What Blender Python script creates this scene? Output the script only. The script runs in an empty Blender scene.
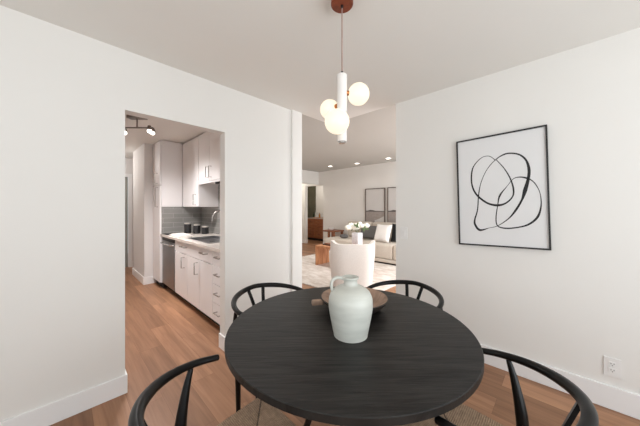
import bpy, bmesh, math, random
from mathutils import Vector, Matrix
random.seed(7)
PI = math.pi
S = bpy.context.scene
COL = S.collection

# ------------------------------------------------------------------ materials
def lin(c):
    return tuple((x / 12.92 if x <= .04045 else ((x + .055) / 1.055) ** 2.4) for x in [v / 255 for v in c]) + (1,)

def mat(name, rgb, rough=.5, metal=0, spec=.5, noise=None, bump=None, emit=None, coat=0, sheen=0):
    """noise=(scale, amount) colour variation; bump=(scale, strength)"""
    m = bpy.data.materials.new(name); m.use_nodes = True
    nt = m.node_tree; b = nt.nodes['Principled BSDF']
    col = lin(rgb)
    b.inputs['Base Color'].default_value = col
    b.inputs['Roughness'].default_value = rough
    b.inputs['Metallic'].default_value = metal
    b.inputs['Specular IOR Level'].default_value = spec
    if coat: b.inputs['Coat Weight'].default_value = coat
    if sheen: b.inputs['Sheen Weight'].default_value = sheen
    tc = nt.nodes.new('ShaderNodeTexCoord')
    if noise is None: noise = (6, .04)
    n = nt.nodes.new('ShaderNodeTexNoise'); n.inputs['Scale'].default_value = noise[0]; n.inputs['Detail'].default_value = 4
    nt.links.new(tc.outputs['Object'], n.inputs['Vector'])
    r = nt.nodes.new('ShaderNodeValToRGB')
    a = noise[1]
    r.color_ramp.elements[0].color = tuple(max(0, c * (1 - a)) for c in col[:3]) + (1,)
    r.color_ramp.elements[1].color = tuple(min(1, c * (1 + a)) for c in col[:3]) + (1,)
    r.color_ramp.elements[0].position = .3; r.color_ramp.elements[1].position = .7
    nt.links.new(n.outputs['Fac'], r.inputs['Fac'])
    nt.links.new(r.outputs['Color'], b.inputs['Base Color'])
    if bump:
        n2 = nt.nodes.new('ShaderNodeTexNoise'); n2.inputs['Scale'].default_value = bump[0]; n2.inputs['Detail'].default_value = 3
        nt.links.new(tc.outputs['Object'], n2.inputs['Vector'])
        bp = nt.nodes.new('ShaderNodeBump'); bp.inputs['Strength'].default_value = bump[1]; bp.inputs['Distance'].default_value = .004
        nt.links.new(n2.outputs['Fac'], bp.inputs['Height']); nt.links.new(bp.outputs['Normal'], b.inputs['Normal'])
    if emit:
        b.inputs['Emission Color'].default_value = lin(emit[0]); b.inputs['Emission Strength'].default_value = emit[1]
    return m

def grain_mat(name, dark, light, scale=(1.5, 22, 22), rough=.45, rot=0, bump=.15, wave=True, spec=.5):
    m = bpy.data.materials.new(name); m.use_nodes = True
    nt = m.node_tree; b = nt.nodes['Principled BSDF']; b.inputs['Roughness'].default_value = rough
    b.inputs['Specular IOR Level'].default_value = spec
    tc = nt.nodes.new('ShaderNodeTexCoord'); mp = nt.nodes.new('ShaderNodeMapping')
    mp.inputs['Rotation'].default_value = (0, 0, rot)
    nt.links.new(tc.outputs['Object'], mp.inputs['Vector'])
    mp2 = nt.nodes.new('ShaderNodeMapping'); mp2.inputs['Scale'].default_value = scale
    nt.links.new(mp.outputs['Vector'], mp2.inputs['Vector'])
    n = nt.nodes.new('ShaderNodeTexNoise'); n.inputs['Scale'].default_value = 1; n.inputs['Detail'].default_value = 7
    n.inputs['Roughness'].default_value = .6; n.inputs['Distortion'].default_value = .7
    nt.links.new(mp2.outputs['Vector'], n.inputs['Vector'])
    r = nt.nodes.new('ShaderNodeValToRGB')
    r.color_ramp.elements[0].position = .35; r.color_ramp.elements[1].position = .68
    r.color_ramp.elements[0].color = lin(dark); r.color_ramp.elements[1].color = lin(light)
    nt.links.new(n.outputs['Fac'], r.inputs['Fac']); nt.links.new(r.outputs['Color'], b.inputs['Base Color'])
    bp = nt.nodes.new('ShaderNodeBump'); bp.inputs['Strength'].default_value = bump; bp.inputs['Distance'].default_value = .002
    nt.links.new(n.outputs['Fac'], bp.inputs['Height']); nt.links.new(bp.outputs['Normal'], b.inputs['Normal'])
    return m

def floor_mat():
    m = bpy.data.materials.new('oak_plank_floor'); m.use_nodes = True
    nt = m.node_tree; b = nt.nodes['Principled BSDF']; b.inputs['Roughness'].default_value = .42
    b.inputs['Specular IOR Level'].default_value = .35
    L = nt.links.new; N = nt.nodes.new
    tc = N('ShaderNodeTexCoord'); mp = N('ShaderNodeMapping'); mp.inputs['Rotation'].default_value = (0, 0, PI / 2)
    mp.inputs['Location'].default_value = (.33, .045, 0)
    L(tc.outputs['Object'], mp.inputs['Vector'])
    br = N('ShaderNodeTexBrick'); br.inputs['Scale'].default_value = 1
    br.inputs['Brick Width'].default_value = 1.22; br.inputs['Row Height'].default_value = .178
    br.inputs['Mortar Size'].default_value = .0010; br.inputs['Mortar Smooth'].default_value = .3
    br.offset = .37; br.offset_frequency = 2; br.inputs['Bias'].default_value = 0
    br.inputs['Color1'].default_value = (0, 0, 0, 1); br.inputs['Color2'].default_value = (1, 1, 1, 1); br.inputs['Mortar'].default_value = (.5, .5, .5, 1)
    L(mp.outputs['Vector'], br.inputs['Vector'])
    # grain runs along the plank and shifts from plank to plank
    mp2 = N('ShaderNodeMapping'); mp2.inputs['Scale'].default_value = (.7, 8, 1)
    L(mp.outputs['Vector'], mp2.inputs['Vector'])
    add = N('ShaderNodeVectorMath'); add.operation = 'MULTIPLY_ADD'
    L(br.outputs['Color'], add.inputs[0]); add.inputs[1].default_value = (13, 7, 3); L(mp2.outputs['Vector'], add.inputs[2])
    n = N('ShaderNodeTexNoise'); n.inputs['Scale'].default_value = 1.2; n.inputs['Detail'].default_value = 6; n.inputs['Distortion'].default_value = 1.0
    L(add.outputs[0], n.inputs['Vector'])
    mp3 = N('ShaderNodeMapping'); mp3.inputs['Scale'].default_value = (3, 60, 1); L(mp.outputs['Vector'], mp3.inputs['Vector'])
    n3 = N('ShaderNodeTexNoise'); n3.inputs['Scale'].default_value = 1; n3.inputs['Detail'].default_value = 3
    L(mp3.outputs['Vector'], n3.inputs['Vector'])
    r = N('ShaderNodeValToRGB'); r.color_ramp.elements[0].position = .3; r.color_ramp.elements[1].position = .72
    r.color_ramp.elements[0].color = lin(FL[0]); r.color_ramp.elements[1].color = lin(FL[1])
    L(n.outputs['Fac'], r.inputs['Fac'])
    r2 = N('ShaderNodeValToRGB')
    r2.color_ramp.elements[0].color = (.74, .72, .70, 1); r2.color_ramp.elements[1].color = (1.1, 1.1, 1.1, 1)
    L(br.outputs['Color'], r2.inputs['Fac'])
    mx = N('ShaderNodeMix'); mx.data_type = 'RGBA'; mx.blend_type = 'MULTIPLY'; mx.inputs['Factor'].default_value = 1
    L(r.outputs['Color'], mx.inputs['A']); L(r2.outputs['Color'], mx.inputs['B'])
    r3 = N('ShaderNodeValToRGB'); r3.color_ramp.elements[0].position = .3; r3.color_ramp.elements[1].position = .6
    r3.color_ramp.elements[0].color = (.86, .85, .84, 1); r3.color_ramp.elements[1].color = (1, 1, 1, 1)
    L(n3.outputs['Fac'], r3.inputs['Fac'])
    mx3 = N('ShaderNodeMix'); mx3.data_type = 'RGBA'; mx3.blend_type = 'MULTIPLY'; mx3.inputs['Factor'].default_value = 1
    L(mx.outputs['Result'], mx3.inputs['A']); L(r3.outputs['Color'], mx3.inputs['B'])
    mx2 = N('ShaderNodeMix'); mx2.data_type = 'RGBA'
    L(br.outputs['Fac'], mx2.inputs['Factor']); L(mx3.outputs['Result'], mx2.inputs['A']); mx2.inputs['B'].default_value = lin((118, 82, 60))
    L(mx2.outputs['Result'], b.inputs['Base Color'])
    return m

def tile_mat():
    m = bpy.data.materials.new('grey_subway_tile'); m.use_nodes = True
    nt = m.node_tree; b = nt.nodes['Principled BSDF']; b.inputs['Roughness'].default_value = .25
    L = nt.links.new; N = nt.nodes.new
    tc = N('ShaderNodeTexCoord'); sp = N('ShaderNodeSeparateXYZ'); cb = N('ShaderNodeCombineXYZ'); ad = N('ShaderNodeMath')
    L(tc.outputs['Object'], sp.inputs[0]); ad.operation = 'ADD'; L(sp.outputs['X'], ad.inputs[0]); L(sp.outputs['Y'], ad.inputs[1])
    L(ad.outputs[0], cb.inputs['X']); L(sp.outputs['Z'], cb.inputs['Y'])
    br = N('ShaderNodeTexBrick'); br.inputs['Scale'].default_value = 1; br.inputs['Brick Width'].default_value = .3; br.inputs['Row Height'].default_value = .077
    br.inputs['Mortar Size'].default_value = .003
    br.inputs['Color1'].default_value = lin((134, 133, 130)); br.inputs['Color2'].default_value = lin((142, 141, 138)); br.inputs['Mortar'].default_value = lin((168, 167, 164))
    L(cb.outputs[0], br.inputs['Vector']); L(br.outputs['Color'], b.inputs['Base Color'])
    return m

def cord_mat():
    """paper cord woven in four triangles; strands run at right angles to each rail"""
    m = bpy.data.materials.new('woven_paper_cord'); m.use_nodes = True
    nt = m.node_tree; b = nt.nodes['Principled BSDF']; b.inputs['Roughness'].default_value = .8
    L = nt.links.new; N = nt.nodes.new
    tc = N('ShaderNodeTexCoord'); sp = N('ShaderNodeSeparateXYZ'); L(tc.outputs['Object'], sp.inputs[0])
    def M(op, a, bb=None):
        q = N('ShaderNodeMath'); q.operation = op
        for i, v in enumerate((a, bb)):
            if v is None: continue
            if isinstance(v, (int, float)): q.inputs[i].default_value = v
            else: L(v, q.inputs[i])
        return q.outputs[0]
    ax = M('DIVIDE', M('ABSOLUTE', sp.outputs['X']), .235)
    ay = M('DIVIDE', M('ABSOLUTE', M('SUBTRACT', sp.outputs['Y'], .095)), .195)
    side = M('GREATER_THAN', ax, ay)
    co = M('ADD', M('MULTIPLY', side, sp.outputs['Y']), M('MULTIPLY', M('SUBTRACT', 1, side), sp.outputs['X']))
    st = M('SINE', M('MULTIPLY', co, 2 * PI / .0075))
    n = N('ShaderNodeTexNoise'); n.inputs['Scale'].default_value = 60; L(tc.outputs['Object'], n.inputs['Vector'])
    f = M('ADD', M('MULTIPLY', st, .2), n.outputs['Fac'])
    r = N('ShaderNodeValToRGB'); r.color_ramp.elements[0].position = .1; r.color_ramp.elements[1].position = .9
    r.color_ramp.elements[0].color = lin((134, 108, 86)); r.color_ramp.elements[1].color = lin((186, 156, 128))
    L(f, r.inputs['Fac'])
    dg = M('ABSOLUTE', M('SUBTRACT', ax, ay)); seam = M('LESS_THAN', dg, .02)
    mx = N('ShaderNodeMix'); mx.data_type = 'RGBA'; L(M('MULTIPLY', seam, .75), mx.inputs['Factor']); L(r.outputs['Color'], mx.inputs['A']); mx.inputs['B'].default_value = lin((48, 40, 34))
    L(mx.outputs['Result'], b.inputs['Base Color'])
    bp = N('ShaderNodeBump'); bp.inputs['Distance'].default_value = .002; bp.inputs['Strength'].default_value = .6
    L(st, bp.inputs['Height']); L(bp.outputs['Normal'], b.inputs['Normal'])
    return m

def rug_mat():
    m = bpy.data.materials.new('faded_rug'); m.use_nodes = True
    nt = m.node_tree; b = nt.nodes['Principled BSDF']; b.inputs['Roughness'].default_value = .95
    L = nt.links.new; N = nt.nodes.new
    tc = N('ShaderNodeTexCoord'); mp = N('ShaderNodeMapping'); mp.inputs['Scale'].default_value = (6, 2.2, 1); L(tc.outputs['Object'], mp.inputs['Vector'])
    n = N('ShaderNodeTexNoise'); n.inputs['Scale'].default_value = 1.6; n.inputs['Detail'].default_value = 8; n.inputs['Roughness'].default_value = .7
    L(mp.outputs['Vector'], n.inputs['Vector'])
    r = N('ShaderNodeValToRGB'); r.color_ramp.elements[0].position = .38; r.color_ramp.elements[1].position = .6
    r.color_ramp.elements[0].color = lin((196, 184, 174)); r.color_ramp.elements[1].color = lin((226, 220, 214))
    L(n.outputs['Fac'], r.inputs['Fac']); L(r.outputs['Color'], b.inputs['Base Color'])
    return m

FL = ((144, 104, 77), (182, 137, 105))
W = {}
W['wall'] = mat('warm_white_paint', (231, 229.3, 225.4), .75, spec=.2, noise=(1.5, .01))
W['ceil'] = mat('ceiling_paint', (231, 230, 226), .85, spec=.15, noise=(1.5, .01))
W['ceil_dim'] = mat('living_ceiling_shaded_paint', (198, 197, 193), .9, spec=.1, noise=(1.5, .01))  # dimmer light in the living room put into a greyer ceiling colour
W['trim'] = mat('trim_gloss_white', (238, 238, 238), .4, noise=(3, .01))
W['kwall'] = mat('kitchen_wall_paint', (222, 220, 218), .7, spec=.2, noise=(2, .01))
W['floor'] = floor_mat()
W['tile'] = tile_mat()
W['black'] = mat('black_lacquered_wood', (9, 8, 8), .3, noise=(30, .12), spec=.26)
W['blackm'] = mat('black_metal', (24, 24, 25), .4, noise=(30, .1))
W['table'] = grain_mat('black_stained_oak', (17, 16, 15), (46, 43, 41), (4.5, 55, 10), .42, rot=.785, bump=.7, spec=.28)
W['cord'] = cord_mat()
W['glaze'] = mat('pale_celadon_glaze', (197, 198, 190), .36, noise=(9, .10), bump=(14, .15))
nt_ = W['glaze'].node_tree; mp_ = nt_.nodes.new('ShaderNodeMapping'); mp_.inputs['Scale'].default_value = (.6, .6, 3.2)
tc_ = next(n for n in nt_.nodes if n.type == 'TEX_COORD')
for n_ in [n for n in nt_.nodes if n.type == 'TEX_NOISE']: nt_.links.new(mp_.outputs[0], n_.inputs['Vector'])
nt_.links.new(tc_.outputs['Object'], mp_.inputs['Vector'])
W['bowl'] = grain_mat('dark_carved_wood', (26, 21, 18), (52, 40, 33), (10, 10, 30), .55)
W['bowlin'] = grain_mat('brown_bowl_wood', (122, 96, 80), (172, 144, 124), (9, 30, 9), .5)
W['cherry'] = grain_mat('reddish_canopy_wood', (104, 44, 20), (140, 64, 33), (20, 20, 6), .35)
W['cordp'] = mat('pink_fabric_flex', (164, 132, 124), .7)
W['ceramic'] = mat('white_ceramic', (236, 232, 228), .25)
W['copper'] = mat('copper', (196, 128, 80), .3, 1)
W['globe'] = mat('opal_glass_lit', (150, 146, 138), .3, emit=((255, 242, 214), .95))
W['paper'] = mat('art_paper', (226, 226, 226), .8, noise=(4, .01))
W['ink'] = mat('black_ink', (28, 27, 28), .6)
W['frame'] = mat('black_frame', (26, 24, 23), .4)
W['plastic'] = mat('white_plastic', (232, 231, 229), .35)
W['slot'] = mat('dark_slot', (60, 58, 56), .6)
W['cab'] = mat('white_cabinet_laminate', (234, 232, 232), .4, noise=(3, .015))
W['gap'] = mat('dark_recess', (40, 34, 30), .8)
W['chrome'] = mat('brushed_nickel', (190, 188, 185), .25, 1)
W['fixture'] = mat('dark_nickel', (128, 120, 114), .35, .8)
W['steel'] = mat('stainless_steel', (168, 168, 170), .34, 1, noise=(9, .05))
W['counter'] = mat('pale_quartz', (214, 206, 198), .25, noise=(40, .05))
W['jar'] = mat('dark_smoked_jar', (42, 42, 44), .15)
W['lidm'] = mat('grey_metal_lid', (196, 190, 184), .4, .3)
W['towel'] = mat('white_towel', (238, 236, 232), .9, bump=(80, .4))
W['boucle'] = mat('cream_boucle', (232, 226, 220), .95, noise=(60, .03), bump=(120, .5), sheen=.3)
W['linen'] = mat('beige_linen', (196, 186, 174), .95, noise=(30, .04), bump=(140, .3))
W['char'] = mat('charcoal_fabric', (98, 96, 95), .95, noise=(60, .2), bump=(90, .4))
W['white_f'] = mat('white_fabric', (236, 233, 230), .9, bump=(60, .3))
W['black_f'] = mat('black_fabric', (24, 24, 25), .9)
W['oak'] = grain_mat('honey_oak', (178, 116, 76), (222, 164, 120), (14, 14, 2.5), .5)
W['brownw'] = grain_mat('brown_acacia', (112, 66, 42), (150, 96, 64), (3, 14, 14), .5)
W['rust'] = grain_mat('rust_brown_cabinet', (150, 90, 56), (184, 120, 82), (3, 3, 20), .45)
W['rug'] = rug_mat()
W['leaf'] = mat('green_leaf', (86, 104, 66), .6, noise=(30, .3))
W['petal'] = mat('white_petal', (240, 240, 228), .7, noise=(40, .05), bump=(70, .6))
W['pot'] = mat('patterned_white_vase', (224, 224, 230), .35, noise=(40, .12))
W['olive'] = mat('olive_panel', (98, 94, 76), .35, noise=(4, .15))
W['sky_art'] = mat('art_pale_sky', (212, 209, 206), .7, noise=(3, .02))
W['sand_art'] = mat('art_grey_sand', (160, 150, 144), .7, noise=(14, .12))
W['dark_art'] = mat('art_dark_hills', (92, 86, 84), .7, noise=(20, .2))
W['pale_art'] = mat('art_pale_path', (204, 200, 196), .7)
W['brownframe'] = mat('brown_frame', (92, 78, 70), .45)
W['greenglass'] = mat('green_glass', (48, 58, 40), .12)
W['amber'] = mat('amber_glass', (176, 120, 60), .15)
W['clear'] = mat('pale_glass', (200, 206, 204), .1)
W['book'] = mat('dark_book', (70, 44, 38), .6)
W['bulb'] = mat('bulb_lit', (255, 255, 255), .3, emit=((255, 247, 238), 5))
W['down'] = mat('downlight_lit', (255, 255, 255), .3, emit=((255, 246, 232), 6))
W['doorp'] = mat('door_grey_green', (150, 150, 142), .5)

# ------------------------------------------------------------------ mesh helpers
class MB:
    def __init__(s): s.bm = bmesh.new()
    def box(s, x0, x1, y0, y1, z0, z1, bev=0):
        r = bmesh.ops.create_cube(s.bm, size=1)
        vs = r['verts']
        for v in vs:
            v.co = Vector(((x0 + x1) / 2 + v.co.x * (x1 - x0), (y0 + y1) / 2 + v.co.y * (y1 - y0), (z0 + z1) / 2 + v.co.z * (z1 - z0)))
        if bev:
            es = list({e for v in vs for e in v.link_edges})
            bmesh.ops.bevel(s.bm, geom=es, offset=bev, segments=3 if bev > .01 else 2, affect='EDGES', profile=.5)
        return s
    def tube(s, pts, rad, n=12, closed=False, flat=1.0):
        pts = [Vector(p) for p in pts]; k = len(pts)
        rad = rad if isinstance(rad, (list, tuple)) else [rad] * k
        rings = []; up = None
        for i, p in enumerate(pts):
            a = pts[(i - 1) % k] if (closed or i > 0) else p; c = pts[(i + 1) % k] if (closed or i < k - 1) else p
            t = (c - a).normalized()
            if up is None:
                up = Vector((0, 0, 1)) if abs(t.z) < .9 else Vector((1, 0, 0))
            sd = t.cross(up).normalized(); up = sd.cross(t).normalized()
            rings.append([s.bm.verts.new(p + (sd * math.cos(q) + up * flat * math.sin(q)) * rad[i]) for q in [2 * PI * j / n for j in range(n)]])
        for i in range(k if closed else k - 1):
            A, B = rings[i], rings[(i + 1) % k]
            for j in range(n): s.bm.faces.new((A[j], A[(j + 1) % n], B[(j + 1) % n], B[j]))
        if not closed:
            for ring, e, sg in ((rings[0], pts[0] - pts[1], 1), (rings[-1], pts[-1] - pts[-2], 0)):
                r_ = rad[0] if sg else rad[-1]
                cv = s.bm.verts.new((pts[0] if sg else pts[-1]) + e.normalized() * r_ * .45)
                mid = []
                base = pts[0] if sg else pts[-1]
                for v in ring: mid.append(s.bm.verts.new(base + (v.co - base) * .75 + e.normalized() * r_ * .3))
                for j in range(n):
                    s.bm.faces.new((ring[j], ring[(j + 1) % n], mid[(j + 1) % n], mid[j]))
                    s.bm.faces.new((mid[j], mid[(j + 1) % n], cv))
        return s
    def lathe(s, prof, c=(0, 0, 0), n=40, rot=None):
        rings = []; c = Vector(c)
        def P(r, z, q):
            v = Vector((r * math.cos(q), r * math.sin(q), z))
            return c + (rot @ v if rot else v)
        for r, z in prof:
            if r < 1e-6: rings.append([s.bm.verts.new(P(0, z, 0))])
            else: rings.append([s.bm.verts.new(P(r, z, 2 * PI * j / n)) for j in range(n)])
        for A, B in zip(rings, rings[1:]):
            for j in range(n):
                k = (j + 1) % n
                if len(A) == 1 and len(B) == 1: continue
                if len(A) == 1: s.bm.faces.new((A[0], B[k], B[j]))
                elif len(B) == 1: s.bm.faces.new((A[j], A[k], B[0]))
                else: s.bm.faces.new((A[j], A[k], B[k], B[j]))
        return s
    def cyl(s, c, r, h, n=24, r2=None, axis=None):
        rot = None
        if axis is not None: rot = Vector((0, 0, 1)).rotation_difference(Vector(axis)).to_matrix()
        r2 = r if r2 is None else r2
        e = min(r, h) * .08
        return s.lathe([(0, 0), (r - e, 0), (r, e), (r2, h - e), (max(r2 - e, 0), h), (0, h)], c, n, rot)
    def ball(s, c, r, sub=3, sc=(1, 1, 1), jit=0):
        q = bmesh.ops.create_icosphere(s.bm, subdivisions=sub, radius=r)
        for v in q['verts']:
            v.co = Vector((v.co.x * sc[0], v.co.y * sc[1], v.co.z * sc[2])) * (1 + random.uniform(-jit, jit)) + Vector(c)
        return s
    def prism(s, poly, fn0, fn1):
        """closed outline; fn0/fn1 place each outline point on the two faces"""
        A = [s.bm.verts.new(fn0(*p)) for p in poly]; B = [s.bm.verts.new(fn1(*p)) for p in poly]
        n = len(poly)
        s.bm.faces.new(A); s.bm.faces.new(B[::-1])
        for i in range(n): s.bm.faces.new((A[i], B[i], B[(i + 1) % n], A[(i + 1) % n]))
        return s
    def build(s, name, m, parent=None, smooth=True, loc=None, rotz=None, ang=40):
        bmesh.ops.recalc_face_normals(s.bm, faces=s.bm.faces)
        me = bpy.data.meshes.new(name); s.bm.to_mesh(me); s.bm.free()
        me.materials.append(m)
        if smooth:
            for p in me.polygons: p.use_smooth = True
            me.set_sharp_from_angle(angle=math.radians(ang))
        o = bpy.data.objects.new(name, me); COL.objects.link(o)
        if parent is not None: o.parent = parent
        if loc is not None: o.location = loc
        if rotz is not None: o.rotation_euler[2] = rotz
        return o

def root(name, loc=(0, 0, 0), rotz=0):
    o = bpy.data.objects.new(name, None); COL.objects.link(o); o.location = loc; o.rotation_euler[2] = rotz
    o.empty_display_size = .05
    return o
def tag(o, label, cat, group=None):
    o['label'] = label; o['category'] = cat
    if group: o['group'] = group
    return o
def st(o): o['kind'] = 'structure'; return o
def plab(o, label): o['label'] = label; return o
def copy_tree(o, parent=None):
    kids = [c for c in bpy.data.objects if c.parent == o]
    c = o.copy(); COL.objects.link(c); c.parent = parent
    for k in kids: copy_tree(k, c)
    return c
def catmull(pts, k=6, closed=False):
    P = [Vector(p) for p in pts]; n = len(P); out = []
    for i in range(n if closed else n - 1):
        if closed: a, b, c, d = P[(i - 1) % n], P[i], P[(i + 1) % n], P[(i + 2) % n]
        else: a, b, c, d = P[max(i - 1, 0)], P[i], P[i + 1], P[min(i + 2, n - 1)]
        for j in range(k):
            t = j / k
            out.append(.5 * ((2 * b) + (c - a) * t + (2 * a - 5 * b + 4 * c - d) * t * t + (3 * b - a - 3 * c + d) * t ** 3))
    if not closed: out.append(P[-1])
    return out
def lerpl(vals, n):
    o = []
    for i in range(n):
        t = i / (n - 1) * (len(vals) - 1); j = min(int(t), len(vals) - 2); o.append(vals[j] + (vals[j + 1] - vals[j]) * (t - j))
    return o

# ------------------------------------------------------------------ the rooms
H, HL = 2.44, 2.62
YA, YA2 = 2.24, 2.345          # near and far face of the wall with the kitchen doorway
XB, XB2 = 2.51, 2.61           # wall with the big drawing
DX0, DX1, DZ = .3115, 1.046, 2.015
st(MB().box(-1.8, 8.2, -2.0, 9.2, -.1, 0).build('floor', W['floor'], smooth=False))
b = MB(); b.box(-1.9, XB, -2.1, YA, H, H + .3); b.box(-1.9, 1.975, YA, 7.1, H, H + .3); b.box(XB, XB2, -2.1, 1.298, H, H + .3)
st(b.build('ceiling', W['ceil'], smooth=False))
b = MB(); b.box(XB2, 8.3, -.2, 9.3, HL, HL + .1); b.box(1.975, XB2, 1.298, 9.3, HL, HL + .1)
st(b.build('ceiling_living', W['ceil_dim'], smooth=False))
b = MB(); b.box(-1.8, DX0, YA, YA2, 0, H); b.box(DX0, DX1, YA, YA2, DZ, H); b.box(DX1, 1.975, YA, YA2, 0, H)
st(b.build('wall_left', W['wall'], smooth=False))
st(MB().box(1.83, 1.975, YA - .022, YA, 0, H).build('trim_1', W['wall'], smooth=False))
st(MB().box(XB, XB2, -1.9, 1.298, 0, H).build('wall_right', W['wall'], smooth=False))
# walls behind the camera, with wide windows for daylight, the side one added
def wall_with_hole(name, axis, at, th, a0, a1, h, holes, m):
    b = MB(); cur = a0
    def bx(u0, u1, z0, z1):
        if u1 - u0 < 1e-4 or z1 - z0 < 1e-4: return
        if axis == 'y': b.box(u0, u1, at, at + th, z0, z1)
        else: b.box(at, at + th, u0, u1, z0, z1)
    for (u0, u1, z0, z1) in holes:
        bx(cur, u0, 0, h); bx(u0, u1, 0, z0); bx(u0, u1, z1, h); cur = u1
    bx(cur, a1, 0, h)
    return st(b.build(name, m, smooth=False))
def window(name, axis, at, u0, u1, z0, z1, mull):
    b = MB(); w = .05
    def bx(a, c, d, e):
        if axis == 'y': b.box(a, c, at, at + .06, d, e)
        else: b.box(at, at + .06, a, c, d, e)
    bx(u0, u1, z0, z0 + w); bx(u0, u1, z1 - w, z1); bx(u0, u0 + w, z0 + w, z1 - w); bx(u1 - w, u1, z0 + w, z1 - w)
    for q in range(1, mull + 1):
        c = u0 + (u1 - u0) * q / (mull + 1); bx(c - .02, c + .02, z0 + w, z1 - w)
    return st(b.build(name, W['trim'], smooth=False))
wall_with_hole('wall_back', 'y', -1.9, .1, -1.8, XB, H, [(-.9, 2.1, .3, 2.15)], W['wall'])
window('window_1', 'y', -1.88, -.9, 2.1, .3, 2.15, 2)
wall_with_hole('wall_side', 'x', -1.8, .1, -1.8, YA, H, [(-1.3, 1.3, .8, 2.15)], W['wall'])
window('window_added_side', 'x', -1.78, -1.3, 1.3, .8, 2.15, 1)
# baseboards
def bb(name, x0, x1, y0, y1, h=.13):
    return st(MB().box(x0, x1, y0, y1, 0, h, .003).build(name, W['trim'], smooth=False))
b = MB(); b.box(-1.8, DX0 + .012, YA - .016, YA, 0, .13, .003); b.box(DX0, DX0 + .012, YA, YA2, 0, .13)
b.box(DX1 - .012, 1.83, YA - .016, YA, 0, .13, .003); b.box(DX1 - .012, DX1, YA, YA2, 0, .13)
b.box(1.83, 1.985, YA - .036, YA - .022, 0, .13, .003)
st(b.build('baseboard_left', W['trim'], smooth=False))
b = MB(); b.box(XB - .016, XB, -1.8, 1.31, 0, .15, .003); b.box(XB - .016, XB2, 1.298, 1.312, 0, .15, .003)
st(b.build('baseboard_right', W['trim'], smooth=False))

# kitchen shell
st(MB().box(1.76, 1.975, YA2, 6.17, 0, H).build('wall_kitchen_right', W['kwall'], smooth=False))
st(MB().box(-1.1, -1.0, YA2, 7.0, 0, H).build('wall_kitchen_left', W['kwall'], smooth=False))
st(MB().box(.985, 1.76, 5.18, 6.17, 0, H).build('wall_stub', W['kwall'], smooth=False))
wall_with_hole('wall_kitchen_end', 'y', 7.0, .1, -1.1, 1.975, H, [(.2, 1.04, 0, 2.03)], W['kwall'])
b = MB(); b.box(.97, .985, 5.18, 6.17, 0, .13, .003); b.box(.97, 1.13, 5.166, 5.18, 0, .13, .003); b.box(1.1, 1.99, 6.986, 7.0, 0, .13, .003)
st(b.build('baseboard_kitchen', W['trim'], smooth=False))
b = MB(); b.box(1.03, 1.1, 6.975, 7.0, 0, 2.09); b.box(.14, .21, 6.975, 7.0, 0, 2.09); b.box(.21, 1.03, 6.975, 7.0, 2.02, 2.09)
st(b.build('trim_2', W['trim'], smooth=False))
d = st(MB().box(.215, 1.025, 7.02, 7.06, .005, 2.02).build('door_1', W['doorp'], smooth=False))
MB().cyl((.95, 7.02, 1.0), .025, .05, axis=(0, -1, 0)).build('door_handle', W['chrome'], d)
b = MB(); b.box(1.75, 1.76, 2.36, 4.70, .90, 2.0); b.box(1.13, 1.75, 4.700, 4.712, .90, 1.34)
st(b.build('wall_backsplash', W['tile'], smooth=False))

# living room shell
XW = 6.4
b = MB(); b.box(XW, XW + .12, .0, 6.07, 0, HL); b.box(XW, XW + .12, 6.07, 7.0, 2.15, HL); b.box(XW, XW + .12, 7.0, 9.2, 0, HL)
st(b.build('wall_far', W['wall'], smooth=False))
b = MB(); b.box(1.975, 5.3, 6.3, 6.42, 0, HL); b.box(5.3, XW, 6.3, 6.42, 2.17, HL)
st(b.build('wall_living_left', W['wall'], smooth=False))
st(MB().box(5.2, 8.2, 9.1, 9.2, 0, HL).build('wall_hall_end', W['wall'], smooth=False))
st(MB().box(5.2, 5.3, 6.42, 9.1, 0, HL).build('wall_hall_side', W['wall'], smooth=False))
st(MB().box(7.75, 7.85, 5.9, 9.1, 0, HL).build('wall_nook_back', W['wall'], smooth=False))
st(MB().box(XW + .12, 7.75, 5.9, 6.07, 0, HL).build('wall_nook_side', W['wall'], smooth=False))
wall_with_hole('wall_living_right', 'y', -.1, .1, XB2, XW, HL, [(3.2, 6.0, .25, 2.2)], W['wall'])
window('window_added_living', 'y', -.07, 3.2, 6.0, .25, 2.2, 2)  # unseen window, put in to bring daylight into the living room
b = MB(); b.box(XW - .015, XW, 0, 6.07, 0, .13, .003); b.box(XW - .015, XW, 7.0, 9.1, 0, .13, .003); b.box(XW - .015, XW + .12, 6.986, 7.0, 0, .13, .003)
st(b.build('baseboard_far', W['trim'], smooth=False))
bb('baseboard_living_left', 2.0, 5.3, 6.285, 6.3)
st(MB().box(7.72, 7.75, 7.79, 8.6, 0, 2.3).build('trim_3', W['olive'], smooth=False))

# ------------------------------------------------------------------ dining table
TC = (.98, .766)
t = tag(root('dining_table', (TC[0], TC[1], 0)), 'round black-stained oak dining table in the middle of the room', 'table')
MB().lathe([(0, .718), (.55, .718), (.562, .721), (.566, .725), (.566, .7475), (.5635, .75), (0, .75)], n=96).build('tabletop', W['table'], t, ang=30)
for k in range(4):
    a = PI / 4 + k * PI / 2; ca, sa = math.cos(a), math.sin(a)
    MB().tube([(.10 * ca, .10 * sa, .712), (.15 * ca, .15 * sa, .4), (.27 * ca, .27 * sa, .0135)], [.02, .018, .013]).build('leg', W['blackm'], t)
MB().cyl((0, 0, .700), .22, .018, 40).build('mounting_plate', W['blackm'], t)
MB().tube([(.13 * math.cos(q), .13 * math.sin(q), .44) for q in [2 * PI * i / 32 for i in range(32)]], .008, 8, closed=True).build('brace_ring', W['blackm'], t)

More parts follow.
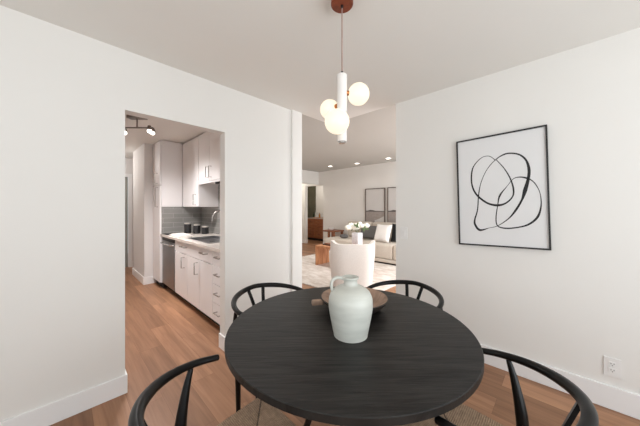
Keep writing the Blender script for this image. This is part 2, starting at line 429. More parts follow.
# ------------------------------------------------------------------ wishbone chairs
def make_chair():
    r = root('dining_chair')
    half = []
    for q in range(9):
        a = PI / 2 * q / 8; half.append((.257 * math.sin(a), .025 - .250 * math.cos(a), .750 - .041 * (q / 8) ** 1.25))
    half += [(.253, .055, .706), (.247, .086, .703)]
    pts = [(-x, y, z) for x, y, z in half[::-1]] + half[1:]
    P = catmull(pts, 4)
    R = lerpl([.0125, .0135, .015, .0165, .018, .0175, .017, .0175, .018, .0165, .015, .0135, .0125], len(P))
    MB().tube(P, R, 16, flat=.92).build('top_rail', W['black'], r)
    for sx in (1, -1):
        path = catmull([(sx * .205, -.075, .016), (sx * .210, -.070, .22), (sx * .222, -.065, .42), (sx * .232, -.058, .52), (sx * .246, -.036, .63), (sx * .253, -.015, .702)], 5)
        MB().tube(path, lerpl([.0135, .0165, .020, .0205, .014, .0085], len(path)), 14).build('rear_leg', W['black'], r)
        path = catmull([(sx * .225, .268, .015), (sx * .225, .268, .2), (sx * .225, .268, .462)], 4)
        MB().tube(path, lerpl([.0125, .017, .0185], len(path)), 14).build('front_leg', W['black'], r)
        MB().tube([(sx * .224, .262, .325), (sx * .213, -.07, .325)], .0095, 10).build('side_stretcher', W['black'], r)
    MB().tube([(-.22, .268, .26), (.22, .268, .26)], .0095, 10).build('front_stretcher', W['black'], r)
    MB().tube([(-.21, -.07, .26), (.21, -.07, .26)], .0095, 10).build('back_stretcher', W['black'], r)
    # Y-shaped splat, a bent plate
    def yy(z): return -.095 - .118 * ((z - .42) / .33) ** 1.1 if z > .42 else -.095
    hf = [(.032, .40), (.032, .49), (.037, .55), (.045, .62), (.058, .69), (.070, .740), (.050, .744), (.038, .69), (.024, .62), (.010, .575)]
    out = hf + [(0, .56)] + [(-x, z) for x, z in hf[::-1]]
    MB().prism(out, lambda x, z: (x, yy(z) - .006, z), lambda x, z: (x, yy(z) + .006, z)).build('splat', W['black'], r, smooth=False)
    # woven seat, wrapped over its rails
    b = MB(); n = 28; top = []; bot = []
    for i in range(n + 1):
        ra, rb_ = [], []
        v = -1 + 2 * i / n
        for j in range(n + 1):
            u = -1 + 2 * j / n
            hw = .236 - .030 * (1 - v) / 2
            y = .095 + .195 * v; x = hw * u
            m = max(abs(u), abs(v)); e = min(abs(u), abs(v))
            corner = max(0, e - .84) / .16 if m > .84 else 0
            if corner > 0:
                sh = 1 - .06 * corner; x *= sh; y = .095 + (y - .095) * sh
            z = .470 - .012 * (1 - m) ** .6 - (.02 * max(0, (m - .9) / .1) ** 2) - .004 * max(0, 1 - abs(abs(u) - abs(v)) / .08)
            ra.append(b.bm.verts.new((x, y, z))); rb_.append(b.bm.verts.new((x, y, .425)))
        top.append(ra); bot.append(rb_)
    for i in range(n):
        for j in range(n):
            b.bm.faces.new((top[i][j], top[i][j + 1], top[i + 1][j + 1], top[i + 1][j])); b.bm.faces.new((bot[i][j], bot[i + 1][j], bot[i + 1][j + 1], bot[i][j + 1]))
    edge = [(0, j) for j in range(n)] + [(i, n) for i in range(n)] + [(n, j) for j in range(n, 0, -1)] + [(i, 0) for i in range(n, 0, -1)]
    for a, c in zip(edge, edge[1:] + edge[:1]):
        b.bm.faces.new((top[a[0]][a[1]], bot[a[0]][a[1]], bot[c[0]][c[1]], top[c[0]][c[1]]))
    b.build('seat', W['cord'], r)
    return r
chair = make_chair()
G = 'black wishbone chairs around the table'
spots = [((.357, .765), -PI / 2, 'black wishbone chair at bottom left, its curved rail cut off by the photo edge'),
         ((1.0, .175), 0, 'black wishbone chair at bottom right with woven cord seat, in front of the outlet wall'),
         ((.968, 1.375), PI, 'black wishbone chair behind the table, just right of the kitchen doorway'),
         ((1.625, .80), PI / 2, 'black wishbone chair tucked behind the table below the light switch')]
for i, (p, a, lb) in enumerate(spots):
    c = chair if i == 0 else copy_tree(chair)
    c.location = (p[0], p[1], 0); c.rotation_euler[2] = a
    tag(c, lb, 'chair', G)

# ------------------------------------------------------------------ jug and bowl
ZT = .7505
j = tag(root('ceramic_jug', (.894, .680, ZT)), 'pale grey-green glazed ceramic jug with loop handle on the black table', 'jug')
prof = [(0, 0), (.068, 0), (.074, .004), (.077, .015), (.084, .05), (.091, .085), (.0965, .12), (.0975, .145), (.094, .17), (.083, .193), (.065, .208), (.046, .217), (.034, .223), (.030, .232), (.030, .242), (.034, .249), (.037, .254), (.034, .258), (.028, .256), (.022, .246), (.020, .232), (.024, .22), (0, .215)]
pv = catmull([(a, 0, b_) for a, b_ in prof], 3)
MB().lathe([(max(p.x, 0), p.z) for p in pv[:-1]] + [(0, .215)], n=56).build('body', W['glaze'], j, ang=60)
hd = Vector((-.70, .714, 0)).normalized()
hp = [(.026, .245), (.045, .253), (.066, .252), (.081, .240), (.085, .222), (.083, .205), (.078, .192)]
MB().tube(catmull([hd * a + Vector((0, 0, b_)) for a, b_ in hp], 5), .0095, 12, flat=.75).build('handle', W['glaze'], j)

bw = tag(root('wooden_bowl', (1.152, .852, ZT)), 'low dark carved wooden bowl with side grip behind the ceramic jug', 'bowl')
MB().lathe([(0, 0), (.118, 0), (.130, .004), (.158, .024), (.180, .046), (.191, .063), (.184, .0655)], n=64).build('shell', W['bowl'], bw)
plab(MB().lathe([(.1845, .0653), (.166, .064), (.152, .052), (.13, .030), (.09, .018), (0, .014)], n=64).build('inner_face', W['bowlin'], bw), 'lighter brown hollowed inside')
k = MB(); k.box(.178, .242, -.015, .015, .030, .058, .007)
o = k.build('grip', W['bowlin'], bw); o.rotation_euler[2] = math.atan2(.714 - .13, -.70 - .13)

# ------------------------------------------------------------------ pendant lamp
px_, py_ = 1.027, .837
p = tag(root('pendant_lamp', (px_, py_, H)), 'pendant lamp with three lit opal globes on a white ceramic rod above the table', 'pendant lamp')
MB().cyl((0, 0, -.060), .0585, .0595, 40).build('canopy', W['cherry'], p)
MB().cyl((0, 0, -.074), .007, .0145, 12).build('strain_relief', W['blackm'], p)
MB().tube([(0, 0, -.058), (0, 0, -.41)], .0032, 8).build('cord', W['cordp'], p)
MB().cyl((0, 0, -.425), .006, .018, 12).build('cord_grip', W['blackm'], p)
MB().cyl((0, 0, -.778), .026, .353, 32).build('rod', W['ceramic'], p)
plab(MB().cyl((0, 0, -.786), .019, .0085, 24).build('end_cap', W['chrome'], p), 'metal cap under the rod')
fwd, rt = Vector((.7169, .6972, 0)), Vector((.6972, -.7169, 0))
for (a, d, z, rr) in ((.090, .02, 1.922, .0575), (-.032, -.085, 1.739, .0605), (-.062, .075, 1.862, .053)):
    v = rt * a + fwd * d; zz = z - H; u = v.normalized()
    g = MB().ball(v + Vector((0, 0, zz)), rr, 4).build('globe', W['globe'], p)
    MB().cyl(tuple(u * .022 + Vector((0, 0, zz))), .013, v.length - rr - .016, 16, axis=u).build('globe_holder', W['copper'], p)

# ------------------------------------------------------------------ drawing on the wall
fr = tag(root('framed_drawing', (XB - .0005, .381, 1.46)), 'large black-framed abstract line drawing of black loops on the right wall', 'picture')
fr.rotation_euler = (0, 0, 0)
w_, h_ = .305, .462
def wp(u, v, d): return (-d, -u, v)   # u to the right as seen, v up, d out of the wall
def wbox(b, u0, u1, v0, v1, d0, d1): b.box(-d1, -d0, -u1, -u0, v0, v1)
b = MB(); T = .011
wbox(b, -w_, w_, h_ - T, h_, 0, .028); wbox(b, -w_, w_, -h_, -h_ + T, 0, .028); wbox(b, -w_, -w_ + T, -h_ + T, h_ - T, 0, .028); wbox(b, w_ - T, w_, -h_ + T, h_ - T, 0, .028)
b.build('frame', W['frame'], fr, smooth=False)
b = MB(); wbox(b, -w_ + T, w_ - T, -h_ + T, h_ - T, .002, .018); b.build('paper', W['paper'], fr, smooth=False)
loops = [([(-0.016, 0.249), (-0.059, 0.291), (-0.112, 0.288), (-0.168, 0.233), (-0.19, 0.171), (-0.193, 0.079), (-0.174, 0.004), (-0.136, -0.053), (-0.076, -0.104), (-0.01, -0.122), (0.046, -0.105), (0.088, -0.057), (0.096, 0.001), (0.078, 0.087), (0.039, 0.177), (-0.015, 0.259)], [2, 2, 2.2, 3, 4, 4, 4.5, 5, 5, 6, 4, 3.4, 4, 3.4, 2.6, 2]),
         ([(-0.176, -0.233), (-0.154, -0.152), (-0.143, -0.025), (-0.121, 0.082), (-0.076, 0.184), (-0.016, 0.254), (0.042, 0.288), (0.09, 0.289), (0.142, 0.267), (0.179, 0.218), (0.194, 0.147), (0.188, 0.075), (0.167, -0.012), (0.146, -0.085), (0.105, -0.166), (0.057, -0.233), (-0.015, -0.29), (-0.073, -0.309), (-0.142, -0.329), (-0.177, -0.279), (-0.176, -0.233)], [4, 3, 3, 2, 2, 2.4, 4, 4, 4, 4.5, 6, 6, 8, 4.5, 5, 3, 2, 1.6, 6, 5, 4]),
         ([(0.192, 0.075), (0.144, 0.093), (0.098, 0.085), (0.056, 0.03), (0.006, -0.043), (-0.01, -0.12), (-0.024, -0.224), (-0.015, -0.29), (0.041, -0.309), (0.122, -0.298), (0.186, -0.272), (0.236, -0.216), (0.257, -0.13), (0.252, -0.035), (0.224, 0.039), (0.188, 0.08)], [5, 3.4, 2, 1.6, 4.5, 2.4, 3, 3, 4, 3.6, 4.5, 5, 3, 1.8, 2.6, 3])]
for pts, ws in loops:
    P = catmull([(a, c, 0) for a, c in pts], 8); ww = lerpl(ws, len(P)); b = MB(); A = []; B = []
    for i, q in enumerate(P):
        tg = (P[min(i + 1, len(P) - 1)] - P[max(i - 1, 0)]).normalized(); nn = Vector((-tg.y, tg.x, 0)) * (ww[i] ** 1.25) * .001
        l, r_ = q + nn, q - nn
        A.append(b.bm.verts.new(wp(l.x, l.y, .0186))); B.append(b.bm.verts.new(wp(r_.x, r_.y, .0186)))
    for i in range(len(P) - 1): b.bm.faces.new((A[i], A[i + 1], B[i + 1], B[i]))
    b.build('ink_line', W['ink'], fr, smooth=False)
fr.rotation_euler[0] = math.radians(-1.4)

# ------------------------------------------------------------------ outlet and switch on the right wall
o = tag(root('wall_outlet', (XB - .0005, -.228, .274)), 'white duplex wall outlet just above the baseboard of the right wall', 'outlet')
b = MB(); wbox(b, -.038, .038, -.06, .06, 0, .006); b.build('cover_plate', W['plastic'], o, smooth=False)
for s_ in (1, -1):
    b = MB(); wbox(b, -.017, .017, s_ * .02 - .014, s_ * .02 + .014, .006, .0085); q = b.build('socket', W['plastic'], o, smooth=False)
    b = MB()
    for du in (-.0065, .0065): wbox(b, du - .0013, du + .0013, s_ * .02 - .001, s_ * .02 + .008, .0085, .009)
    wbox(b, -.0022, .0022, s_ * .02 - .010, s_ * .02 - .005, .0085, .009)
    b.build('slots', W['slot'], q, smooth=False)
o = tag(root('light_switch', (XB - .0005, 1.207, 1.054)), 'white rocker light switch on the right wall beside the living room opening', 'light switch')
b = MB(); wbox(b, -.038, .038, -.062, .062, 0, .006); b.build('cover_plate', W['plastic'], o, smooth=False)
b = MB(); wbox(b, -.017, .017, -.034, .034, .006, .010); b.build('rocker', W['plastic'], o, smooth=False)

# ------------------------------------------------------------------ kitchen
XF = 1.14   # face of the lower doors
def pull_h(b, x, y0, y1, z):      # horizontal bar handle on a -X face
    b.tube([(x + .005, y0, z), (x - .04, y0, z), (x - .04, y1, z), (x + .005, y1, z)], .0065, 8)
def pull_v(b, x, y, z0, z1):
    b.tube([(x + .005, y, z0), (x - .04, y, z0), (x - .04, y, z1), (x + .005, y, z1)], .0065, 8)
def door(parent, name, y0, y1, z0, z1, x, hv=None, hh=None):
    d = MB().box(x, x + .02, y0 + .004, y1 - .004, z0 + .004, z1 - .004, .002).build(name, W['cab'], parent, smooth=False)
    b = MB()
    if hv: pull_v(b, x, hv[0], hv[1], hv[2])
    elif hh: pull_h(b, x, hh[0], hh[1], hh[2])
    else: b.bm.free(); return d
    b.build('handle', W['chrome'], d)
    return d
def base(y0, y1, name):
    r = root(name, (0, 0, 0))
    MB().box(XF + .022, 1.745, y0, y1, .10, .862).build('body', W['cab'], r, smooth=False)
    plab(MB().box(XF + .08, 1.745, y0, y1, .001, .10).build('toe_kick', W['gap'], r, smooth=False), 'dark recessed plinth')
    return r
ZD = .70
c = tag(base(3.10, 4.05, 'base_cabinet'), 'white two-door kitchen base cabinet next to the dishwasher', 'cabinet')
door(c, 'drawer', 3.10, 4.05, ZD, .862, XF, hh=(3.54, 3.72, .80))
door(c, 'door', 3.54, 4.05, .10, ZD, XF, hv=(3.64, .52, .66)); door(c, 'door', 3.10, 3.54, .10, ZD, XF, hv=(3.17, .52, .66))
c = tag(base(2.74, 3.10, 'base_cabinet'), 'narrow white single-door kitchen base cabinet between the two-door cabinet and the drawer stack', 'cabinet')
door(c, 'drawer', 2.74, 3.10, ZD, .862, XF, hh=(2.87, 3.02, .80)); door(c, 'door', 2.74, 3.10, .10, ZD, XF)
c = tag(base(2.37, 2.74, 'drawer_cabinet'), 'white kitchen base cabinet with a stack of drawers, nearest the doorway', 'cabinet')
for z0, z1 in ((.70, .862), (.50, .70), (.30, .50), (.10, .30)): door(c, 'drawer', 2.37, 2.74, z0, z1, XF, hh=(2.50, 2.62, (z0 + z1) / 2 + .02))
c = tag(root('dishwasher'), 'stainless steel dishwasher at the far end of the kitchen counter', 'dishwasher')
MB().box(XF + .03, 1.745, 4.06, 4.69, .10, .862).build('body', W['gap'], c, smooth=False)
d = MB().box(XF - .005, XF + .03, 4.065, 4.690, .11, .80, .004).build('door', W['steel'], c, smooth=False)
MB().tube([(XF, 4.12, .765), (XF - .04, 4.14, .765), (XF - .04, 4.62, .765), (XF, 4.64, .765)], .009, 10).build('handle', W['chrome'], d)
MB().box(XF - .005, XF + .03, 4.065, 4.690, .805, .857, .003).build('control_panel', W['blackm'], c, smooth=False)
MB().box(XF + .08, 1.745, 4.06, 4.69, .001, .10).build('toe_kick', W['gap'], c, smooth=False)
# worktop with a cut-out for the sink
SX0, SX1, SY0, SY1 = 1.22, 1.60, 3.02, 3.76
b = MB(); z0, z1 = .8625, .90
b.box(1.11, SX0, 2.37, 4.698, z0, z1, .004); b.box(SX1, 1.748, 2.37, 4.698, z0, z1); b.box(SX0, SX1, 2.37, SY0, z0, z1); b.box(SX0, SX1, SY1, 4.698, z0, z1)
tag(b.build('worktop', W['counter'], smooth=False), 'pale quartz kitchen worktop running over the base cabinets', 'countertop')
r = tag(root('kitchen_sink', (0, 0, 0)), 'stainless steel sink set into the kitchen worktop', 'sink')
b = MB(); b.box(SX0 - .02, SX0, SY0 - .02, SY1 + .02, .9005, .904); b.box(SX1, SX1 + .02, SY0 - .02, SY1 + .02, .9005, .904)
b.box(SX0, SX1, SY0 - .02, SY0, .9005, .904); b.box(SX0, SX1, SY1, SY1 + .02, .9005, .904)
b.build('rim', W['steel'], r, smooth=False)
b = MB()
for (x0, x1, y0, y1, za, zb) in ((SX0 + .002, SX0 + .006, SY0 + .002, SY1 - .002, .866, .9005), (SX1 - .006, SX1 - .002, SY0 + .002, SY1 - .002, .866, .9005), (SX0 + .006, SX1 - .006, SY0 + .002, SY0 + .006, .866, .9005), (SX0 + .006, SX1 - .006, SY1 - .006, SY1 - .002, .866, .9005), (SX0 + .006, SX1 - .006, SY0 + .006, SY1 - .006, .864, .868)):
    b.box(x0, x1, y0, y1, za, zb)
b.build('basin', W['steel'], r, smooth=False)
MB().cyl((1.41, 3.4, .868), .035, .004, 20).build('drain', W['chrome'], r)
f_ = tag(root('faucet', (1.69, 3.58, .9005), math.radians(-18)), 'chrome gooseneck kitchen faucet behind the sink', 'faucet')
MB().cyl((0, 0, 0), .026, .03).build('base', W['chrome'], f_)
sp_ = [(0, 0, .025), (0, 0, .24), (-.012, 0, .31), (-.05, 0, .36), (-.10, 0, .375), (-.15, 0, .35), (-.182, 0, .29), (-.19, 0, .22)]
MB().tube(catmull(sp_, 5), .0125, 12).build('spout', W['chrome'], f_)
MB().tube([(.0, -.02, .05), (0, -.06, .075), (0, -.09, .10)], .007, 8).build('lever', W['chrome'], f_)
labs = ['tallest dark kitchen canister, farthest left of the row by the backsplash', 'middle dark kitchen canister of the row by the backsplash', 'smallest dark kitchen canister of the row, nearest the faucet']
for (x, y, hh), lb in zip(((1.46, 4.50, .175), (1.55, 4.34, .155), (1.62, 4.18, .13)), labs):
    q = tag(root('canister', (x, y, .9005)), lb, 'canister', 'dark canisters on the kitchen counter')
    MB().cyl((0, 0, 0), .054, hh - .022, 28).build('jar', W['jar'], q)
    plab(MB().cyl((0, 0, hh - .0215), .050, .02, 28).build('lid', W['lidm'], q), 'grey metal lid')
b = MB(); b.box(1.15, 1.36, 3.96, 4.36, .901, .915, .006); b.box(1.17, 1.34, 3.99, 4.33, .9155, .928, .006)
tag(b.build('folded_towel', W['towel']), 'folded white towel lying on the kitchen counter', 'towel')
b = MB(); b.box(1.13, 1.36, 4.42, 4.66, .901, .910, .003)
tray = tag(b.build('drying_mat', W['blackm']), 'black mat on the counter corner beyond the white towel', 'mat')
# tall pantry
pc = tag(root('pantry_cabinet'), 'tall white pantry cabinet beside the kitchen stub wall', 'cabinet')
MB().box(1.128, 1.44, 4.715, 5.162, .10, 2.432).build('body', W['cab'], pc, smooth=False)
MB().box(1.16, 1.44, 4.715, 5.162, .001, .10).build('toe_kick', W['gap'], pc, smooth=False)
door(pc, 'door', 4.715, 5.162, 1.70, 2.425, 1.107, hv=(4.86, 1.73, 1.90)); door(pc, 'door', 4.715, 5.162, .10, 1.69, 1.107, hv=(4.83, 1.34, 1.66))
# uppers on the corner return and along the wall
c = tag(root('wall_cabinet'), 'white corner wall cabinet above the tiled return, left of the tall-door wall cabinet', 'cabinet')
MB().box(1.13, 1.438, 4.700, 4.713, 1.345, 2.43).build('side_panel', W['cab'], c, smooth=False)
c = tag(root('wall_cabinet'), 'tall single-door white kitchen wall cabinet above the canisters', 'cabinet')
MB().box(1.462, 1.748, 3.975, 4.695, 1.34, 2.43).build('body', W['cab'], c, smooth=False)
door(c, 'door', 3.975, 4.695, 1.34, 2.41, 1.44, hv=(4.08, 1.37, 1.53))
c = tag(root('wall_cabinet'), 'short two-door white kitchen wall cabinet above the sink', 'cabinet')
MB().box(1.462, 1.748, 2.72, 3.97, 1.70, 2.43).build('body', W['cab'], c, smooth=False)
door(c, 'door', 3.56, 3.97, 1.70, 2.41, 1.44, hv=(3.60, 1.75, 1.90)); door(c, 'door', 3.15, 3.56, 1.70, 2.41, 1.44, hv=(3.50, 1.75, 1.90)); door(c, 'door', 2.72, 3.15, 1.70, 2.41, 1.44)
MB().box(1.44, 1.46, 2.72, 3.97, 1.675, 1.697).build('light_rail', W['cab'], c, smooth=False)
tag(MB().box(1.56, 1.68, 3.42, 3.66, 1.672, 1.6995, .005).build('under_cabinet_light', W['blackm'], smooth=False), 'small black light bar under the short kitchen wall cabinet', 'light')
# track light
kt = tag(root('track_light', (.634, 3.72, H)), 'brushed nickel ceiling track light with lit spot heads in the kitchen', 'ceiling light')
tk = Vector((.6972, -.7169, 0))
def tilted(b, a0, a1, z0, z1, w):
    n = Vector((.7169, .6972, 0)) * w
    vs = [b.bm.verts.new(tk * a + n * s_ + Vector((0, 0, z))) for z in (z0, z1) for a, s_ in ((a0, 1), (a1, 1), (a1, -1), (a0, -1))]
    for q in ((0, 1, 2, 3), (7, 6, 5, 4), (0, 4, 5, 1), (1, 5, 6, 2), (2, 6, 7, 3), (3, 7, 4, 0)): b.bm.faces.new([vs[k] for k in q])
b = MB(); tilted(b, -.10, .10, -.035, -.0005, .04); b.build('canopy', W['fixture'], kt, smooth=False)
MB().tube([(0, 0, -.02), (0, 0, -.14)], .008, 8).build('stem', W['fixture'], kt)
MB().tube([tk * -.17 + Vector((0, 0, -.145)), tk * .19 + Vector((0, 0, -.145))], .009, 8).build('bar', W['fixture'], kt)
for a, dz in ((-.15, 0), (.17, 0), (-.19, 1), (.155, 1)):
    q = tk * a + Vector((0, 0, -.15)); fo = Vector((.7169, .6972, 0)) * (.05 if dz else -.03)
    h0 = MB().cyl(tuple(q + fo + Vector((0, 0, -.03))), .030, .05, 20, r2=.018).build('lamp_head', W['fixture'], kt)
    MB().ball(tuple(q + fo + Vector((0, 0, -.045))), .024, 3).build('bulb', W['bulb'], h0)

# ------------------------------------------------------------------ living room
tag(MB().box(2.93, 5.9, 2.05, 5.1, .0005, .012, .003).build('area_rug', W['rug'], smooth=False), 'large faded beige and cream rug on the living room floor', 'rug')
ZR = .0125
# armchair seen from behind
ac = tag(root('armchair', (3.20, 2.42, ZR), math.atan2(.6972, .7169) - PI / 2), 'cream boucle armchair with scooped back, seen from behind in the living room', 'armchair')
def shell():
    b = MB(); n = 40; rows = 12
    outer, inner = [], []
    for i in range(n + 1):
        q = -1 + 2 * i / n                      # -1 .. 1 around the U, back in the middle
        s_ = abs(q)
        if s_ < .5:
            x = .335 * math.sin(q / .5 * PI / 2 * .86) / math.sin(PI / 2 * .86); y = -.36 + .16 * (s_ / .5) ** 3.2
        else:
            x = math.copysign(.335 + .012 * (s_ - .5), q); y = -.20 + (s_ - .5) / .5 * .52
        hz = .775 + .05 * min(1, (s_ / .46)) ** 5
        if s_ > .5: hz = .82 - .24 * min(1, (s_ - .5) / .22) ** 1.2
        nx, ny = (-x, -(y + .0)) if s_ < .5 else (-math.copysign(1, q), 0)
        v = Vector((nx, ny, 0)); v = Vector((-x * .8, .5 - .0 if s_ < .35 else .25, 0)).normalized() if s_ < .5 else Vector((-math.copysign(1, q), 0, 0))
        co, ci = [], []
        for k in range(rows + 1):
            t_ = k / rows; tap = .86 + .14 * min(1, t_ * 1.3)
            co.append(b.bm.verts.new((x * tap, y * tap, .05 + (hz - .05) * t_)))
            ci.append(b.bm.verts.new((x * tap + v.x * .06, y * tap + v.y * .06, .05 + (hz - .05) * t_)))
        outer.append(co); inner.append(ci)
    for A in (outer, inner):
        for i in range(n):
            for k in range(rows): b.bm.faces.new((A[i][k], A[i + 1][k], A[i + 1][k + 1], A[i][k + 1]))
    for i in range(n):
        for k in (0, rows): b.bm.faces.new((outer[i][k], outer[i + 1][k], inner[i + 1][k], inner[i][k]))
    for i in (0, n):
        for k in range(rows): b.bm.faces.new((outer[i][k], outer[i][k + 1], inner[i][k + 1], inner[i][k]))
    return b
o = shell().build('back_and_arms', W['boucle'], ac, ang=180)
md = o.modifiers.new('round', 'BEVEL'); md.width = .03; md.segments = 4; md.limit_method = 'ANGLE'; md.angle_limit = math.radians(50)
MB().box(-.25, .25, -.20, .33, .22, .44, .05).build('seat_cushion', W['boucle'], ac)
MB().box(-.26, .26, -.22, .30, .06, .215, .02).build('seat_base', W['boucle'], ac)
for sx in (-.2, .2):
    for sy in (-.2, .24): MB().cyl((sx, sy, 0), .018, .06, 12).build('leg', W['brownw'], ac)
# coffee table
ct = tag(root('coffee_table', (4.3, 3.5, ZR)), 'honey-oak waterfall coffee table on the rug behind the armchair', 'coffee table')
MB().box(-.22, .22, -.62, .62, .41, .455, .004).build('tabletop', W['oak'], ct, smooth=False)
for sy in (-1, 1): MB().box(-.22, .22, min(sy * .575, sy * .62), max(sy * .575, sy * .62), 0, .4095, .003).build('side_panel', W['oak'], ct, smooth=False)
zt = ZR + .4555
b = MB(); b.box(4.22, 4.42, 3.78, 4.02, zt, zt + .022, .003); tag(b.build('book', W['book'], smooth=False), 'dark brown book lying at the bottom on the coffee table', 'book', 'books on the coffee table')
b = MB(); b.box(4.25, 4.40, 3.81, 4.00, zt + .0225, zt + .04, .003); tag(b.build('book', W['brownw'], smooth=False), 'smaller brown book lying on top of the dark coffee table book', 'book', 'books on the coffee table')
va = tag(root('flower_vase', (4.40, 3.17, zt)), 'white patterned square vase on the coffee table holding white flowers', 'vase')
MB().box(-.085, .085, -.085, .085, 0, .33, .012).build('body', W['pot'], va)
fb = tag(root('flower_bouquet', (4.40, 3.17, zt + .33)), 'bouquet of white hydrangea blooms with green leaves in the white vase', 'flowers')
b = MB()
for k_ in range(5):
    a = k_ * 1.25; b.tube([(.02 * math.cos(a), .02 * math.sin(a), .002), (.07 * math.cos(a), .07 * math.sin(a), .10)], .004, 6)
b.build('stems', W['leaf'], fb)
for a, z, rr in ((-.21, .055, .06), (-.12, .09, .075), (-.01, .075, .085), (.10, .09, .055), (.20, .10, .06), (.06, .14, .045), (-.06, .06, .07), (-.15, .05, .055)):
    d_ = random.uniform(-.06, .05); v = rt * a + fwd * d_ + Vector((0, 0, z + .055)); MB().ball(v, rr, 3, (1, 1, .85), .08).build('bloom', W['petal'], fb)
for k_ in range(11):
    a = rt * random.uniform(-.18, .22) + fwd * random.uniform(-.1, .06) + Vector((0, 0, random.uniform(.08, .17)))
    b = MB(); L_ = .07; dr = (rt * random.uniform(-1, 1) + Vector((0, 0, random.uniform(.1, .8)))).normalized(); wd = dr.cross(fwd).normalized() * .022
    vs = [b.bm.verts.new(a + q) for q in (-dr * L_, -dr * .02 + wd, dr * L_ * .5 + wd * .8, dr * L_, dr * L_ * .5 - wd * .8, -dr * .02 - wd)]
    vs2 = [b.bm.verts.new(v.co + fwd * .003) for v in vs]
    b.bm.faces.new(vs); b.bm.faces.new(vs2[::-1])
    for i in range(6): b.bm.faces.new((vs[i], vs2[i], vs2[(i + 1) % 6], vs[(i + 1) % 6]))
    b.build('leaf', W['leaf'], fb, smooth=False)
# sofa
so = tag(root('sofa', (0, 0, 0)), 'beige linen sofa against the far living room wall', 'sofa')
SZ = ZR
plab(MB().box(5.29, 6.30, 2.02, 4.9, .013, .05).build('plinth', W['gap'], so, smooth=False), 'dark plinth under the sofa')
MB().box(5.25, 6.34, 2.0, 4.95, .05, .13, .02).build('base', W['linen'], so)
for y0, y1 in ((2.0, 2.80), (2.80, 3.90), (3.90, 4.95)):
    MB().box(5.24, 6.1, y0 + .004, y1 - .004, .132, .475, .045).build('seat_cushion', W['linen'], so)
for y0, y1 in ((2.0, 2.80), (2.80, 3.85), (3.85, 4.70)):
    MB().box(6.0, 6.2, y0 + .004, y1 - .004, .477, .94, .07).build('back_cushion', W['linen'], so)
MB().box(6.202, 6.36, 2.0, 4.8, .132, .80, .04).build('back_frame', W['linen'], so)
def pillow(name, m, loc, wd, hh, th, rx, rz, lb, grp):
    b = MB(); n = 14; A = []; B = []
    for i in range(n + 1):
        ra, rb_ = [], []
        for j_ in range(n + 1):
            u, v = -1 + 2 * i / n, -1 + 2 * j_ / n
            t_ = ((1 - u ** 4) * (1 - v ** 4)) ** .5; pin = 1 - .07 * (u * u * v * v) ** .0 * (1 - max(abs(u), abs(v))) 
            x = u * wd / 2 * (1 - .06 * (1 - v * v) * abs(u)); z = v * hh / 2 * (1 - .06 * (1 - u * u) * abs(v))
            ra.append(b.bm.verts.new((x, -th / 2 * t_ - .002, z))); rb_.append(b.bm.verts.new((x, th / 2 * t_ + .002, z)))
        A.append(ra); B.append(rb_)
    for i in range(n):
        for j_ in range(n):
            b.bm.faces.new((A[i][j_], A[i + 1][j_], A[i + 1][j_ + 1], A[i][j_ + 1])); b.bm.faces.new((B[i][j_], B[i][j_ + 1], B[i + 1][j_ + 1], B[i + 1][j_]))
    ed = [(i, 0) for i in range(n)] + [(n, j_) for j_ in range(n)] + [(i, n) for i in range(n, 0, -1)] + [(0, j_) for j_ in range(n, 0, -1)]
    for a, c_ in zip(ed, ed[1:] + ed[:1]): b.bm.faces.new((A[a[0]][a[1]], B[a[0]][a[1]], B[c_[0]][c_[1]], A[c_[0]][c_[1]]))
    o = b.build(name, m, ang=180); o.location = loc; o.rotation_euler = (rx, 0, rz)
    return tag(o, lb, 'cushion', grp)
G2 = 'throw pillows on the beige sofa'
pillow('throw_pillow', W['char'], (5.82, 3.76, .675), .66, .37, .13, math.radians(-14), -PI / 2, 'charcoal lumbar pillow on the sofa beside the flowers', G2)
pillow('throw_pillow', W['white_f'], (5.58, 3.24, .70), .48, .45, .14, math.radians(-18), -PI / 2 - .2, 'square white throw pillow leaning on the sofa', G2)
pillow('throw_pillow', W['black_f'], (5.80, 2.88, .71), .46, .46, .12, math.radians(-14), -PI / 2 + .1, 'black throw pillow behind the white one on the sofa', G2)
tag(MB().ball((5.55, 4.45, .535), .1, 3, (1.1, 1.3, .6)).build('rolled_throw', W['char']), 'small dark rolled throw on the left end of the sofa', 'blanket')
# side table with bowl
sd = tag(root('side_table', (6.05, 5.30, 0)), 'brown wooden side table at the left end of the sofa', 'side table')
MB().box(-.25, .25, -.25, .25, .585, .625, .004).build('tabletop', W['brownw'], sd, smooth=False)
for sx, sy in ((-.2, -.20), (-.2, .0), (.2, -.20), (.2, .20)):
    MB().box(sx - .03, sx + .03, sy - .03, sy + .03, 0, .5845, .004).build('leg', W['brownw'], sd, smooth=False)
tag(MB().lathe([(0, 0), (.045, 0), (.09, .035), (.11, .075), (.103, .075), (.08, .04), (0, .015)], (6.0, 5.34, .6255), 28).build('bowl', W['ceramic']), 'small white bowl on the brown side table', 'bowl')
